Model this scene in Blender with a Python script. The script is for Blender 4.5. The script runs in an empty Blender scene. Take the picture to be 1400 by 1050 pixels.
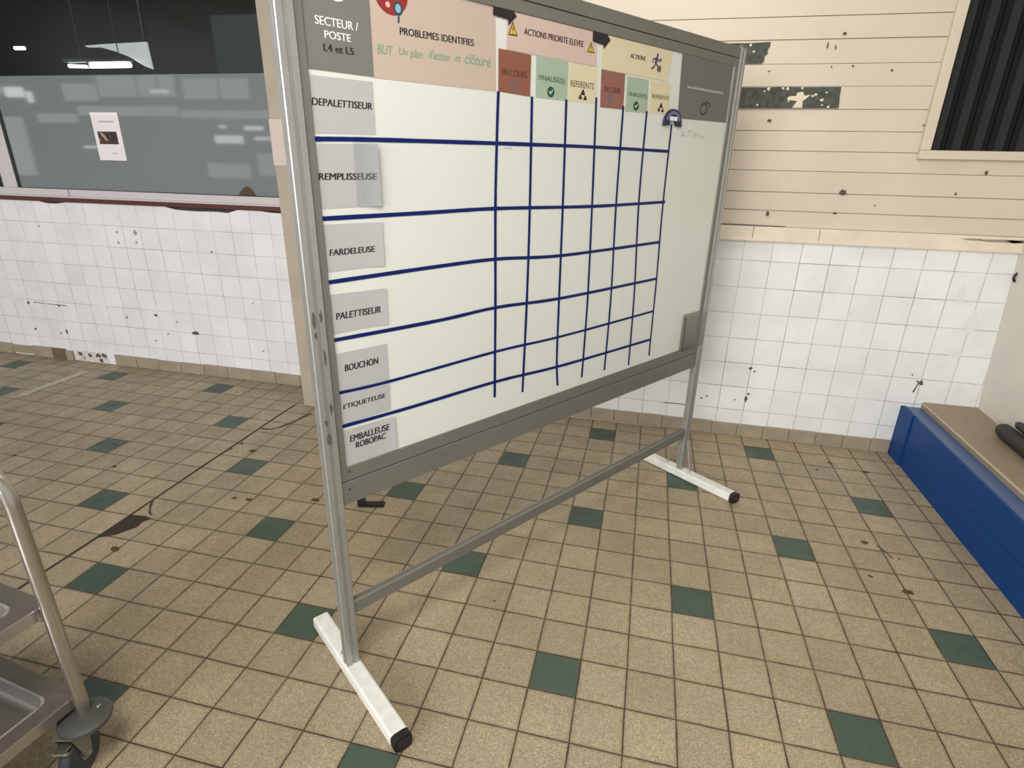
import bpy, bmesh, math, random
from mathutils import Matrix, Vector

random.seed(7)
SC = bpy.context.scene
COL = SC.collection
PI = math.pi

# ------------------------------------------------------------------ camera
cam_d = bpy.data.cameras.new('camera')
cam_d.sensor_width = 36.0
cam_d.lens = 20.0609
cam_d.clip_start = 0.02
cam_d.clip_end = 200
cam = bpy.data.objects.new('camera', cam_d)
COL.objects.link(cam)
RX = Vector((0.97331903, 0.22851611, 0.02074759))
RY = -Vector((0.10200982, -0.34994446, -0.93119969))
RZ = -Vector((-0.20553363, 0.90847084, -0.36391849))
m = Matrix.Identity(4)
for i in range(3):
    m[i][0], m[i][1], m[i][2] = RX[i], RY[i], RZ[i]
m[0][3], m[1][3], m[2][3] = 0.22206, -1.30784, 1.54185
cam.matrix_world = m
SC.camera = cam

# ------------------------------------------------------------------ light
SC.view_settings.view_transform = 'Standard'
SC.view_settings.look = 'None'
SC.view_settings.gamma = 1.0
SC.view_settings.use_curve_mapping = False
SC.view_settings.exposure = 0.0

w = bpy.data.worlds.new('daylight')
SC.world = w
w.use_nodes = True
bg = w.node_tree.nodes['Background']
bg.inputs[0].default_value = (0.93, 0.96, 1.0, 1)
bg.inputs[1].default_value = 0.72


def area(name, loc, target, size, size_y, power, color):
    l = bpy.data.lights.new(name, 'AREA')
    l.shape = 'RECTANGLE'
    l.size, l.size_y = size, size_y
    l.energy = power
    l.color = color
    o = bpy.data.objects.new(name, l)
    COL.objects.link(o)
    o.location = loc
    o.rotation_euler = (Vector(target) - Vector(loc)).to_track_quat('-Z', 'Y').to_euler()
    return o


area('corner_ceiling_light', (0.15, 1.25, 3.1), (0.35, 1.45, 0.0), 0.4, 0.9, 11, (1.0, 0.95, 0.86))
area('hall_ceiling_light', (-0.1, -1.6, 3.1), (0.0, -0.5, 0.0), 1.0, 0.8, 70, (1.0, 0.97, 0.90))
area('hall_window_light', (-2.7, -6.5, 2.4), (-0.9, 2.0, 0.9), 4.0, 1.8, 415, (0.98, 0.98, 1.0))


# ------------------------------------------------------------------ materials
def srgb(r, g, b):
    f = lambda c: (c / 255 / 12.92) if c / 255 <= 0.04045 else ((c / 255 + 0.055) / 1.055) ** 2.4
    return (f(r), f(g), f(b), 1)


def mat(name, col, rough=0.5, metal=0.0, spec=0.5, noise=0.0, nscale=8.0, bump=0.0, bscale=60.0, emit=None, estr=0.0):
    mt = bpy.data.materials.new(name)
    mt.use_nodes = True
    nt = mt.node_tree
    b = nt.nodes['Principled BSDF']
    b.inputs['Base Color'].default_value = col
    b.inputs['Roughness'].default_value = rough
    b.inputs['Metallic'].default_value = metal
    b.inputs['Specular IOR Level'].default_value = spec
    if noise > 0:
        tc = nt.nodes.new('ShaderNodeTexCoord')
        n = nt.nodes.new('ShaderNodeTexNoise')
        n.inputs['Scale'].default_value = nscale
        n.inputs['Detail'].default_value = 4
        mp = nt.nodes.new('ShaderNodeMapRange')
        mp.inputs[1].default_value = 0.3
        mp.inputs[2].default_value = 0.7
        mp.inputs[3].default_value = 1 - noise
        mp.inputs[4].default_value = 1 + noise * 0.6
        mul = nt.nodes.new('ShaderNodeVectorMath')
        mul.operation = 'SCALE'
        mul.inputs[0].default_value = col[:3]
        nt.links.new(tc.outputs['Object'], n.inputs['Vector'])
        nt.links.new(n.outputs['Fac'], mp.inputs[0])
        nt.links.new(mp.outputs[0], mul.inputs['Scale'])
        nt.links.new(mul.outputs[0], b.inputs['Base Color'])
    if bump > 0:
        tc = nt.nodes.new('ShaderNodeTexCoord')
        n = nt.nodes.new('ShaderNodeTexNoise')
        n.inputs['Scale'].default_value = bscale
        bp = nt.nodes.new('ShaderNodeBump')
        bp.inputs['Strength'].default_value = bump
        bp.inputs['Distance'].default_value = 0.002
        nt.links.new(tc.outputs['Object'], n.inputs['Vector'])
        nt.links.new(n.outputs['Fac'], bp.inputs['Height'])
        nt.links.new(bp.outputs[0], b.inputs['Normal'])
    if emit:
        b.inputs['Emission Color'].default_value = emit
        b.inputs['Emission Strength'].default_value = estr
    return mt


class NT:
    """small helper for node math"""
    def __init__(s, mt):
        mt.use_nodes = True
        s.nt = mt.node_tree
        s.bsdf = s.nt.nodes['Principled BSDF']

    def n(s, t):
        return s.nt.nodes.new(t)

    def put(s, sock, v):
        if isinstance(v, (int, float)):
            sock.default_value = v
        elif isinstance(v, tuple):
            sock.default_value = v
        else:
            s.nt.links.new(v, sock)

    def math(s, op, a, b=None, c=None):
        n = s.n('ShaderNodeMath')
        n.operation = op
        for i, v in enumerate((a, b, c)):
            if v is not None:
                s.put(n.inputs[i], v)
        return n.outputs[0]

    def mix(s, f, a, b):
        n = s.n('ShaderNodeMix')
        n.data_type = 'RGBA'
        s.put(n.inputs[0], f)
        s.put(n.inputs[6], a)
        s.put(n.inputs[7], b)
        return n.outputs[2]

    def xyz(s):
        g = s.n('ShaderNodeNewGeometry')
        x = s.n('ShaderNodeSeparateXYZ')
        s.nt.links.new(g.outputs['Position'], x.inputs[0])
        return g.outputs['Position'], x.outputs[0], x.outputs[1], x.outputs[2]

    def noise(s, vec, scale, detail=3, rough=0.5):
        n = s.n('ShaderNodeTexNoise')
        n.inputs['Scale'].default_value = scale
        n.inputs['Detail'].default_value = detail
        n.inputs['Roughness'].default_value = rough
        s.nt.links.new(vec, n.inputs['Vector'])
        return n.outputs['Fac']

    def remap(s, v, a, b, c, d):
        n = s.n('ShaderNodeMapRange')
        s.put(n.inputs[0], v)
        for i, q in enumerate((a, b, c, d)):
            n.inputs[i + 1].default_value = q
        return n.outputs[0]


def cell_edge(k, coord):
    """distance in cells to the nearest cell border"""
    f = k.math('FRACT', coord)
    return k.math('MINIMUM', f, k.math('SUBTRACT', 1.0, f))


def floor_material():
    mt = bpy.data.materials.new('quarry_tile_floor')
    k = NT(mt)
    pos, x, y, z = k.xyz()
    wob = k.math('MULTIPLY', k.math('SUBTRACT', k.noise(pos, 5.0, 2), 0.5), 0.035)
    u = k.math('ADD', k.math('DIVIDE', x, 0.15), wob)
    v = k.math('ADD', k.math('DIVIDE', y, 0.15), wob)
    cu, cv = k.math('FLOOR', u), k.math('FLOOR', v)
    cmb = k.n('ShaderNodeCombineXYZ')
    k.put(cmb.inputs[0], cu)
    k.put(cmb.inputs[1], cv)
    wn = k.n('ShaderNodeTexWhiteNoise')
    wn.noise_dimensions = '2D'
    k.nt.links.new(cmb.outputs[0], wn.inputs['Vector'])
    rnd = wn.outputs['Value']
    # green tile wherever u and v are multiples of three and their sum is even
    def is0(val, mod):
        return k.math('LESS_THAN', k.math('ABSOLUTE', k.math('WRAP', val, mod - 0.5, -0.5)), 0.25)
    m3 = k.math('MULTIPLY', is0(cu, 3.0), is0(cv, 3.0))
    s6 = is0(k.math('ADD', cu, cv), 6.0)
    green = k.math('MULTIPLY', m3, s6)
    grain = k.noise(pos, 170.0, 3, 0.6)
    grain2 = k.noise(pos, 55.0, 3, 0.6)
    dirt = k.noise(pos, 2.2, 4, 0.6)
    dirt2 = k.noise(pos, 9.0, 4, 0.6)
    beige = k.mix(k.remap(grain, 0.32, 0.68, 0, 1), srgb(131, 118, 93), srgb(187, 173, 143))
    beige = k.mix(k.remap(grain2, 0.35, 0.7, 0, 0.45), beige, srgb(128, 112, 88))
    grn = k.mix(grain2, srgb(60, 77, 66), srgb(72, 89, 77))
    tile = k.mix(green, beige, grn)
    br = k.math('MULTIPLY', k.remap(rnd, 0, 1, 1.06, 1.24), k.remap(dirt, 0.3, 0.7, 0.86, 1.06))
    br = k.math('MULTIPLY', br, k.remap(dirt2, 0.35, 0.75, 1.04, 0.86))
    sc = k.n('ShaderNodeVectorMath')
    sc.operation = 'SCALE'
    k.nt.links.new(tile, sc.inputs[0])
    k.put(sc.inputs['Scale'], br)
    e = k.math('MINIMUM', cell_edge(k, u), cell_edge(k, v))
    gn = k.remap(k.noise(pos, 14.0, 2), 0.3, 0.7, 0.008, 0.017)
    grout = k.math('LESS_THAN', e, gn)
    grime = k.remap(e, 0.0, 0.07, 0.42, 0.0)
    c = k.mix(grime, sc.outputs[0], srgb(92, 76, 55))
    c = k.mix(grout, c, srgb(66, 52, 37))
    k.nt.links.new(c, k.bsdf.inputs['Base Color'])
    k.put(k.bsdf.inputs['Roughness'], k.remap(dirt2, 0.3, 0.7, 0.38, 0.6))
    bp = k.n('ShaderNodeBump')
    bp.inputs['Strength'].default_value = 0.5
    bp.inputs['Distance'].default_value = 0.003
    h = k.math('ADD', k.remap(e, 0.0, 0.03, 0.0, 1.0), k.math('MULTIPLY', grain, 0.12))
    k.nt.links.new(h, bp.inputs['Height'])
    k.nt.links.new(bp.outputs[0], k.bsdf.inputs['Normal'])
    return mt


def wall_tile_material(name, x0, white, groutc, gw):
    mt = bpy.data.materials.new(name)
    k = NT(mt)
    pos, x, y, z = k.xyz()
    wob = k.math('MULTIPLY', k.math('SUBTRACT', k.noise(pos, 4.0, 2), 0.5), 0.03)
    u = k.math('ADD', k.math('DIVIDE', k.math('SUBTRACT', x, x0), 0.1478), wob)
    v = k.math('ADD', k.math('DIVIDE', k.math('SUBTRACT', z, 0.1675), 0.1484), wob)
    cmb = k.n('ShaderNodeCombineXYZ')
    k.put(cmb.inputs[0], k.math('FLOOR', u))
    k.put(cmb.inputs[1], k.math('FLOOR', v))
    wn = k.n('ShaderNodeTexWhiteNoise')
    wn.noise_dimensions = '2D'
    k.nt.links.new(cmb.outputs[0], wn.inputs['Vector'])
    e = k.math('MINIMUM', cell_edge(k, u), cell_edge(k, v))
    smear = k.noise(pos, 5.0, 4, 0.6)
    br = k.math('MULTIPLY', k.remap(wn.outputs['Value'], 0, 1, 0.955, 1.01), k.remap(smear, 0.4, 0.75, 1.0, 0.9))
    sc = k.n('ShaderNodeVectorMath')
    sc.operation = 'SCALE'
    sc.inputs[0].default_value = white[:3]
    k.put(sc.inputs['Scale'], br)
    gn = k.remap(k.noise(pos, 9.0, 2), 0.3, 0.7, gw * 0.6, gw * 1.25)
    g = k.math('LESS_THAN', e, gn)
    fade = k.remap(k.noise(pos, 3.0, 2), 0.35, 0.65, 0.45, 1.0)
    c = k.mix(k.math('MULTIPLY', g, fade), sc.outputs[0], groutc)
    k.nt.links.new(c, k.bsdf.inputs['Base Color'])
    k.bsdf.inputs['Roughness'].default_value = 0.28
    bp = k.n('ShaderNodeBump')
    bp.inputs['Strength'].default_value = 0.35
    bp.inputs['Distance'].default_value = 0.003
    h = k.math('ADD', k.remap(e, 0.0, 0.03, 0.0, 1.0), k.math('MULTIPLY', k.noise(pos, 3.0, 2), 0.8))
    k.nt.links.new(h, bp.inputs['Height'])
    k.nt.links.new(bp.outputs[0], k.bsdf.inputs['Normal'])
    return mt


M = {}
M['floor'] = floor_material()
M['tile_r'] = wall_tile_material('white_wall_tile_right', 0.741, srgb(238, 238, 236), srgb(140, 136, 128), 0.011)
M['tile_l'] = wall_tile_material('white_wall_tile_left', -3.226, srgb(238, 235, 236), srgb(162, 157, 155), 0.012)
M['alu'] = mat('brushed_aluminium', srgb(176, 176, 172), 0.42, 0.65, noise=0.06, nscale=14)
M['alu_dark'] = mat('rail_aluminium', srgb(134, 133, 126), 0.5, 0.5, noise=0.05, nscale=10)
M['groove'] = mat('dark_groove', srgb(62, 61, 57), 0.7)
M['board'] = mat('white_enamel_board', srgb(225, 228, 220), 0.22, noise=0.02, nscale=3)
M['foot'] = mat('white_painted_steel', srgb(232, 231, 222), 0.45, noise=0.1, nscale=22)
M['black'] = mat('black_plastic', srgb(24, 23, 22), 0.5)
M['scuff_dark'] = mat('scuffed_metal', srgb(96, 97, 94), 0.6, 0.3)
M['blue_tape'] = mat('dark_blue_tape', srgb(8, 28, 98), 0.5, spec=0.25)
M['sheet_grey'] = mat('light_grey_paper', srgb(186, 186, 185), 0.5)
M['sheet_dark'] = mat('dark_grey_paper', srgb(120, 120, 116), 0.5)
M['sheet_dark2'] = mat('charcoal_grey_paper', srgb(112, 111, 106), 0.4)
M['sheet_salmon'] = mat('salmon_paper', srgb(200, 180, 165), 0.5)
M['sheet_pink'] = mat('pink_paper', srgb(213, 188, 176), 0.5)
M['sheet_brick'] = mat('brick_red_paper', srgb(142, 88, 70), 0.5)
M['sheet_brick2'] = mat('faded_brick_paper', srgb(146, 98, 86), 0.5)
M['sheet_green'] = mat('mint_green_paper', srgb(166, 185, 164), 0.5)
M['sheet_cream'] = mat('cream_paper', srgb(224, 213, 178), 0.5)
M['ink'] = mat('black_ink', srgb(34, 32, 32), 0.6)
M['ink_brown'] = mat('dark_brown_ink', srgb(98, 52, 42), 0.6)
M['ink_green'] = mat('green_ink', srgb(66, 98, 72), 0.6)
M['ink_olive'] = mat('olive_ink', srgb(112, 102, 76), 0.6)
M['ink_white'] = mat('white_ink', srgb(240, 240, 238), 0.6)
M['ink_grey'] = mat('soft_grey_ink', srgb(178, 177, 170), 0.6)
M['ink_faint'] = mat('faint_marker', srgb(188, 194, 180), 0.6)
M['marker_green'] = mat('green_marker', srgb(118, 164, 134), 0.6)
M['icon_red'] = mat('icon_red', srgb(150, 44, 44), 0.5)
M['icon_teal'] = mat('icon_teal', srgb(50, 74, 84), 0.5)
M['icon_sky'] = mat('icon_sky', srgb(140, 184, 204), 0.4)
M['icon_yellow'] = mat('icon_yellow', srgb(226, 186, 62), 0.5)
M['icon_check'] = mat('icon_check', srgb(34, 78, 58), 0.5)
M['icon_violet'] = mat('icon_violet', srgb(70, 58, 104), 0.5)
M['icon_slate'] = mat('icon_slate', srgb(112, 100, 106), 0.5)
M['magnet_blue'] = mat('navy_plastic', srgb(34, 36, 74), 0.35)
M['magnet_pale'] = mat('periwinkle_plastic', srgb(112, 112, 146), 0.35)
M['plank'] = mat('cream_painted_planks', srgb(211, 199, 180), 0.5, noise=0.06, nscale=2.5, bump=0.25, bscale=30)
M['dado'] = mat('cream_painted_trim', srgb(226, 214, 194), 0.5, noise=0.10, nscale=7)
M['peel'] = mat('dark_slate_undercoat', srgb(74, 77, 69), 0.7, noise=0.5, nscale=45, bump=0.5, bscale=60)
M['fleck'] = mat('paint_fleck', srgb(222, 210, 186), 0.6)
M['chip'] = mat('chip_brown', srgb(88, 78, 70), 0.8)
M['chip_soft'] = mat('chip_grey', srgb(160, 152, 146), 0.8)
M['skirt'] = mat('beige_skirting_tile', srgb(158, 146, 124), 0.5, noise=0.14, nscale=9, bump=0.3, bscale=40)
M['plaster'] = mat('wall_plaster', srgb(222, 216, 206), 0.6, noise=0.06, nscale=3)
M['pillar'] = mat('tan_pillar_paint', srgb(174, 161, 143), 0.55, noise=0.08, nscale=6, bump=0.3, bscale=25)
M['pillar_patch'] = mat('pale_pillar_patch', srgb(204, 189, 178), 0.5)
M['stain'] = mat('dark_floor_stain', srgb(52, 42, 33), 0.75)
M['stain_soft'] = mat('brown_floor_stain', srgb(76, 62, 46), 0.7)
M['scuff'] = mat('pale_floor_scuff', srgb(190, 180, 164), 0.7)
M['red_sill'] = mat('oxblood_sill', srgb(84, 42, 36), 0.5)
M['frame_white'] = mat('window_frame_paint', srgb(206, 199, 198), 0.4)
M['gasket'] = mat('rubber_gasket', srgb(40, 40, 40), 0.6)
M['film'] = mat('frosted_window_film', srgb(126, 131, 132), 0.035, noise=0.04, nscale=1.5)
M['dark_room'] = mat('dark_room_paint', srgb(140, 142, 138), 0.8)
M['lamp'] = mat('tube_lamp_glow', srgb(250, 250, 245), 0.4, emit=(1, 0.98, 0.94, 1), estr=9.0)
M['white_panel'] = mat('pale_glowing_panel', srgb(206, 206, 204), 0.5, emit=(1, 1, 1, 1), estr=0.6)  # no lamp: glow added so the panel reads bright through the glass
M['louver'] = mat('dark_louver_metal', srgb(17, 19, 16), 0.6, spec=0.25)
M['void'] = mat('duct_black', srgb(10, 10, 9), 0.9)
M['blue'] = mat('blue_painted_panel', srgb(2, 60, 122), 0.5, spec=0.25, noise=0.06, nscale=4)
M['blue_pale'] = mat('blue_top_with_sheen', srgb(70, 96, 140), 0.35)  # same blue board; glancing sheen on its top put into a paler colour
M['ledge'] = mat('brown_ledge_tile', srgb(150, 134, 112), 0.5, noise=0.08, nscale=10)
M['rubber'] = mat('black_rubber', srgb(40, 38, 33), 0.6)
M['steel'] = mat('stainless_steel', srgb(178, 172, 162), 0.28, 0.9, noise=0.04, nscale=12)
M['steel_sheet'] = mat('stainless_sheet', srgb(176, 168, 163), 0.26, 0.85, noise=0.05, nscale=9)
M['bumper'] = mat('grey_bumper_plastic', srgb(74, 74, 70), 0.5)
M['tyre'] = mat('dark_grey_tyre', srgb(52, 56, 60), 0.6)
M['poster'] = mat('white_poster_paper', srgb(240, 232, 232), 0.5)
M['photo'] = mat('brown_photo_print', srgb(68, 46, 40), 0.5, noise=0.5, nscale=30)
M['photo_pale'] = mat('tan_photo_print', srgb(176, 144, 128), 0.5)
M['hall'] = mat('hall_wall_paint', srgb(150, 152, 150), 0.8)


def clear_mat(name, tint, gloss, rough):
    mt = bpy.data.materials.new(name)
    mt.use_nodes = True
    nt = mt.node_tree
    nt.nodes.clear()
    o = nt.nodes.new('ShaderNodeOutputMaterial')
    t = nt.nodes.new('ShaderNodeBsdfTransparent')
    t.inputs[0].default_value = tint
    g = nt.nodes.new('ShaderNodeBsdfGlossy')
    g.inputs['Roughness'].default_value = rough
    f = nt.nodes.new('ShaderNodeLayerWeight')
    f.inputs[0].default_value = 0.5
    p5 = nt.nodes.new('ShaderNodeMath')
    p5.operation = 'POWER'
    p5.inputs[1].default_value = 5.0
    a = nt.nodes.new('ShaderNodeMath')
    a.operation = 'MULTIPLY_ADD'
    a.inputs[1].default_value = 0.9
    a.inputs[2].default_value = 0.04 + gloss
    mx = nt.nodes.new('ShaderNodeMixShader')
    nt.links.new(f.outputs['Facing'], p5.inputs[0])
    nt.links.new(p5.outputs[0], a.inputs[0])
    nt.links.new(a.outputs[0], mx.inputs[0])
    nt.links.new(t.outputs[0], mx.inputs[1])
    nt.links.new(g.outputs[0], mx.inputs[2])
    nt.links.new(mx.outputs[0], o.inputs[0])
    return mt


M['glass'] = clear_mat('window_glass', (0.8, 0.82, 0.81, 1), 0.0, 0.02)
M['acrylic'] = clear_mat('clear_acrylic', (0.86, 0.86, 0.84, 1), 0.03, 0.2)
M['sleeve'] = clear_mat('clear_plastic_sleeve', (0.97, 0.97, 0.97, 1), 0.06, 0.2)


# ------------------------------------------------------------------ mesh helpers
class MB:
    def __init__(s):
        s.bm = bmesh.new()

    def box(s, x0, x1, y0, y1, z0, z1, bev=0.0, seg=2):
        r = bmesh.ops.create_cube(s.bm, size=1)
        vs = r['verts']
        for v in vs:
            v.co = Vector(((x0 + x1) / 2 + v.co.x * (x1 - x0), (y0 + y1) / 2 + v.co.y * (y1 - y0), (z0 + z1) / 2 + v.co.z * (z1 - z0)))
        if bev > 0:
            es = list({e for v in vs for e in v.link_edges})
            bmesh.ops.bevel(s.bm, geom=es, offset=bev, segments=seg, profile=0.5, affect='EDGES')
        return s

    def prism(s, pts, fn, a, b):
        """pts: 2D outline; fn(p, q, h) gives the 3D point; extruded from h=a to h=b"""
        lo = [s.bm.verts.new(fn(p, q, a)) for p, q in pts]
        hi = [s.bm.verts.new(fn(p, q, b)) for p, q in pts]
        n = len(pts)
        s.bm.faces.new(lo)
        s.bm.faces.new(hi[::-1])
        for i in range(n):
            s.bm.faces.new((lo[i], hi[i], hi[(i + 1) % n], lo[(i + 1) % n]))
        return s

    def poly(s, pts):
        s.bm.faces.new([s.bm.verts.new(p) for p in pts])
        return s

    def tube(s, path, r, seg=12, cap=True):
        path = [Vector(p) for p in path]
        rings = []
        up = None
        for i, p in enumerate(path):
            if i == 0:
                t = path[1] - path[0]
            elif i == len(path) - 1:
                t = path[-1] - path[-2]
            else:
                t = (path[i + 1] - p).normalized() + (p - path[i - 1]).normalized()
            t.normalize()
            if up is None:
                up = t.orthogonal().normalized()
            up = (up - t * up.dot(t)).normalized()
            sd = t.cross(up)
            rr = r[i] if isinstance(r, (list, tuple)) else r
            rings.append([s.bm.verts.new(p + (up * math.cos(2 * PI * j / seg) + sd * math.sin(2 * PI * j / seg)) * rr) for j in range(seg)])
        for a, b in zip(rings, rings[1:]):
            for j in range(seg):
                s.bm.faces.new((a[j], a[(j + 1) % seg], b[(j + 1) % seg], b[j]))
        if cap:
            s.bm.faces.new(rings[0][::-1])
            s.bm.faces.new(rings[-1])
        return s

    def lathe(s, prof, c, axis, seg=24):
        """prof: list of (radius, height along axis)"""
        ax = Vector(axis).normalized()
        u = ax.orthogonal().normalized()
        v = ax.cross(u)
        c = Vector(c)
        rings = []
        for r, h in prof:
            rings.append([s.bm.verts.new(c + ax * h + (u * math.cos(2 * PI * j / seg) + v * math.sin(2 * PI * j / seg)) * max(r, 1e-4)) for j in range(seg)])
        for a, b in zip(rings, rings[1:]):
            for j in range(seg):
                s.bm.faces.new((a[j], a[(j + 1) % seg], b[(j + 1) % seg], b[j]))
        s.bm.faces.new(rings[0][::-1])
        s.bm.faces.new(rings[-1])
        return s

    def build(s, name, mt, parent=None, smooth=False):
        bmesh.ops.recalc_face_normals(s.bm, faces=s.bm.faces[:])
        me = bpy.data.meshes.new(name)
        s.bm.to_mesh(me)
        s.bm.free()
        me.materials.append(mt)
        if smooth:
            for p in me.polygons:
                p.use_smooth = True
            try:
                me.set_sharp_from_angle(angle=math.radians(40))
            except Exception:
                pass
        o = bpy.data.objects.new(name, me)
        COL.objects.link(o)
        if parent:
            o.parent = parent
        return o


def tag(o, label=None, cat=None, group=None, kind=None):
    if label:
        o['label'] = label
    if cat:
        o['category'] = cat
    if group:
        o['group'] = group
    if kind:
        o['kind'] = kind
    return o


def struct(mb, name, mt, label=None, smooth=False, parent=None):
    o = mb.build(name, mt, parent, smooth)
    if parent is None:
        o['kind'] = 'structure'
    if label:
        o['label'] = label
    return o


def empty(name, label, cat, loc=(0, 0, 0), rz=0.0, group=None):
    o = bpy.data.objects.new(name, None)
    o.empty_display_size = 0.1
    COL.objects.link(o)
    o.location = loc
    o.rotation_euler = (0, 0, rz)
    return tag(o, label, cat, group)


def blob(cx, cy, rx, ry, n=11, rough=0.4):
    ph = random.random() * 6
    return [(cx + math.cos(2 * PI * i / n + ph) * rx * (1 + (random.random() - 0.5) * 2 * rough),
             cy + math.sin(2 * PI * i / n + ph) * ry * (1 + (random.random() - 0.5) * 2 * rough)) for i in range(n)]


def ribbon(path, wd, jit=0.0):
    """2D strip outline around a polyline"""
    L, Rr = [], []
    for i, p in enumerate(path):
        a = Vector(path[max(i - 1, 0)])
        b = Vector(path[min(i + 1, len(path) - 1)])
        t = (b - a).normalized()
        n = Vector((-t.y, t.x))
        k = wd / 2 * (1 + (random.random() - 0.5) * jit)
        L.append(tuple(Vector(p) + n * k))
        Rr.append(tuple(Vector(p) - n * k))
    return L, Rr


def strip_faces(mb, path, wd, fn, jit=0.0):
    L, Rr = ribbon(path, wd, jit)
    lv = [mb.bm.verts.new(fn(*p)) for p in L]
    rv = [mb.bm.verts.new(fn(*p)) for p in Rr]
    for i in range(len(path) - 1):
        mb.bm.faces.new((lv[i], lv[i + 1], rv[i + 1], rv[i]))


def smooth_path(pts, n=8):
    out = []
    P = [Vector(p) for p in pts]
    for i in range(len(P) - 1):
        p0, p1, p2, p3 = P[max(i - 1, 0)], P[i], P[i + 1], P[min(i + 2, len(P) - 1)]
        for j in range(n):
            t = j / n
            out.append(tuple(0.5 * ((2 * p1) + (p2 - p0) * t + (2 * p0 - 5 * p1 + 4 * p2 - p3) * t * t + (3 * p1 - p0 - 3 * p2 + p3) * t ** 3)))
    out.append(tuple(P[-1]))
    return out


# ------------------------------------------------------------------ floor
W = 2.085
floor = struct(MB().box(-9.0, 2.3, -9.9, W + 0.2, -0.1, 0.0), 'floor', M['floor'])
fz = lambda z: (lambda x, y: (x, y, z))
st = MB()
strip_faces(st, [(-1.953, -1.6), (-1.954, 0.046), (-1.947, 0.276), (-1.949, 0.581), (-1.953, 0.902), (-1.951, 1.219), (-1.955, 1.479), (-1.95, 1.765)], 0.013, fz(0.0008), 0.5)
struct(st, 'expansion_joint', M['stain'], 'dark cracked joint in the tiles', parent=floor)
st = MB()
st.poly([(x, y, 0.0011) for x, y in [(-1.834, 0.453), (-1.88, 0.462), (-1.949, 0.452), (-1.952, 0.362), (-1.946, 0.276), (-1.905, 0.302), (-1.888, 0.313), (-1.845, 0.381), (-1.852, 0.42)]])
struct(st, 'broken_tile', M['stain'], 'dark triangular hole left by a broken tile', parent=floor)
st = MB()
spots = [(-1.808, 0.234, .022), (-1.81, 1.131, .022), (-1.923, 1.188, .012), (-1.939, 1.117, .012), (-1.591, 0.696, .012), (-1.513, 0.698, .02), (-1.211, 0.78, .022), (-2.388, 0.789, .012),
         (1.356, 0.792, .019), (1.243, 0.858, .009), (1.402, 1.012, .006), (1.507, 1.793, .018), (1.256, 1.755, .009), (1.293, 1.102, .015), (1.345, 1.856, .014), (-0.2, 0.34, .006), (-2.6, 1.0, .01), (-3.0, 0.75, .012)]
for i, (x, y, r) in enumerate(spots):
    st.poly([(a, b, 0.0012 + i * 1e-5) for a, b in blob(x, y, r, r * 0.75)])
strip_faces(st, smooth_path([(-1.944, 1.394), (-1.88, 1.401), (-1.835, 1.461), (-1.799, 1.566), (-1.776, 1.671)]), 0.017, fz(0.001), 0.7)
strip_faces(st, smooth_path([(-1.949, 0.581), (-1.918, 0.534), (-1.88, 0.49), (-1.857, 0.477)]), 0.010, fz(0.0013), 0.7)
strip_faces(st, smooth_path([(1.34, 1.09), (1.35, 1.071), (1.362, 1.045), (1.376, 1.005)]), 0.007, fz(0.001), 0.7)
struct(st, 'floor_stain', M['stain_soft'], 'brown spots and drips', parent=floor)
st = MB()
strip_faces(st, smooth_path([(-3.795, 1.9), (-3.789, 1.745), (-3.791, 1.614), (-3.793, 1.491), (-3.776, 1.4)]), 0.06, fz(0.0009), 0.8)
struct(st, 'pale_scuff', M['scuff'], 'pale scuff line on the far tiles', parent=floor)

# ------------------------------------------------------------------ back wall
xz = lambda y: (lambda x, z: (x, y, z))
pfn = lambda p, q, h: (p, h, q)


def chipped_top(x0, x1, zt, drops, n=60):
    """outline of a low wall whose top edge is nibbled away"""
    top = []
    for i in range(n + 1):
        x = x1 + (x0 - x1) * i / n
        d = 0.002 * random.random()
        for a, b, dep in drops:
            if a < x < b:
                d = dep * (0.75 + 0.5 * random.random())
        top.append((x, zt - d))
    return [(x0, 0), (x1, 0)] + top


wl = MB().prism(chipped_top(-6.5, -1.6, 1.206, [(-4.02, -3.85, 0.012), (-2.95, -2.42, 0.022), (-2.2, -2.0, 0.012)]), pfn, W, W + 0.18)
wall_l = struct(wl, 'wall_back', M['tile_l'], 'low white tiled wall below the window')
wr = MB().box(-1.6, 2.2, W, W + 0.18, 0, 1.2)
wall_r = struct(wr, 'wall_back_right', M['tile_r'], 'white tiled lower wall right of the whiteboard')

ch = MB()
for i, (x, z, r, s_) in enumerate([(-3.425, 1.017, .010, 1), (-3.431, .945, .010, 1), (-3.272, 1.021, .015, 1.3), (-3.277, .953, .010, 1), (-2.671, .92, .009, 1), (-3.506, .391, .012, 1), (-3.67, .45, .006, 1),
                                   (-3.067, .393, .008, 1), (-2.408, .581, .007, 1), (-4.1, 1.03, .01, .6)]):
    ch.poly([(a, W - 0.0012, b) for a, b in blob(x, z, r, r * s_)])
struct(ch, 'tile_mark', M['chip_soft'], 'grey drill marks on the white tiles', parent=wall_l)
ch = MB()
for i, (x, z, r, s_) in enumerate([(-4.414, .437, .013, 1), (-4.123, .436, .010, .8), (-4.417, .228, .010, 1), (-4.113, .229, .012, 1.3), (-4.176, .213, .007, 1), (-3.244, .43, .014, .8), (-3.166, .294, .008, .8), (-2.924, .319, .026, .5),
                                   (-3.288, .232, .007, .8), (-2.379, .235, .007, .8)]):
    ch.poly([(a, W - 0.0014, b) for a, b in blob(x, z, r, r * s_)])
strip_faces(ch, smooth_path([(-4.36, .447), (-4.2, .443), (-4.05, .441)]), 0.006, xz(W - 0.0013), .9)
struct(ch, 'tile_chip', M['chip'], 'dark chips in the white tiles', parent=wall_l)
ch = MB()
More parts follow.
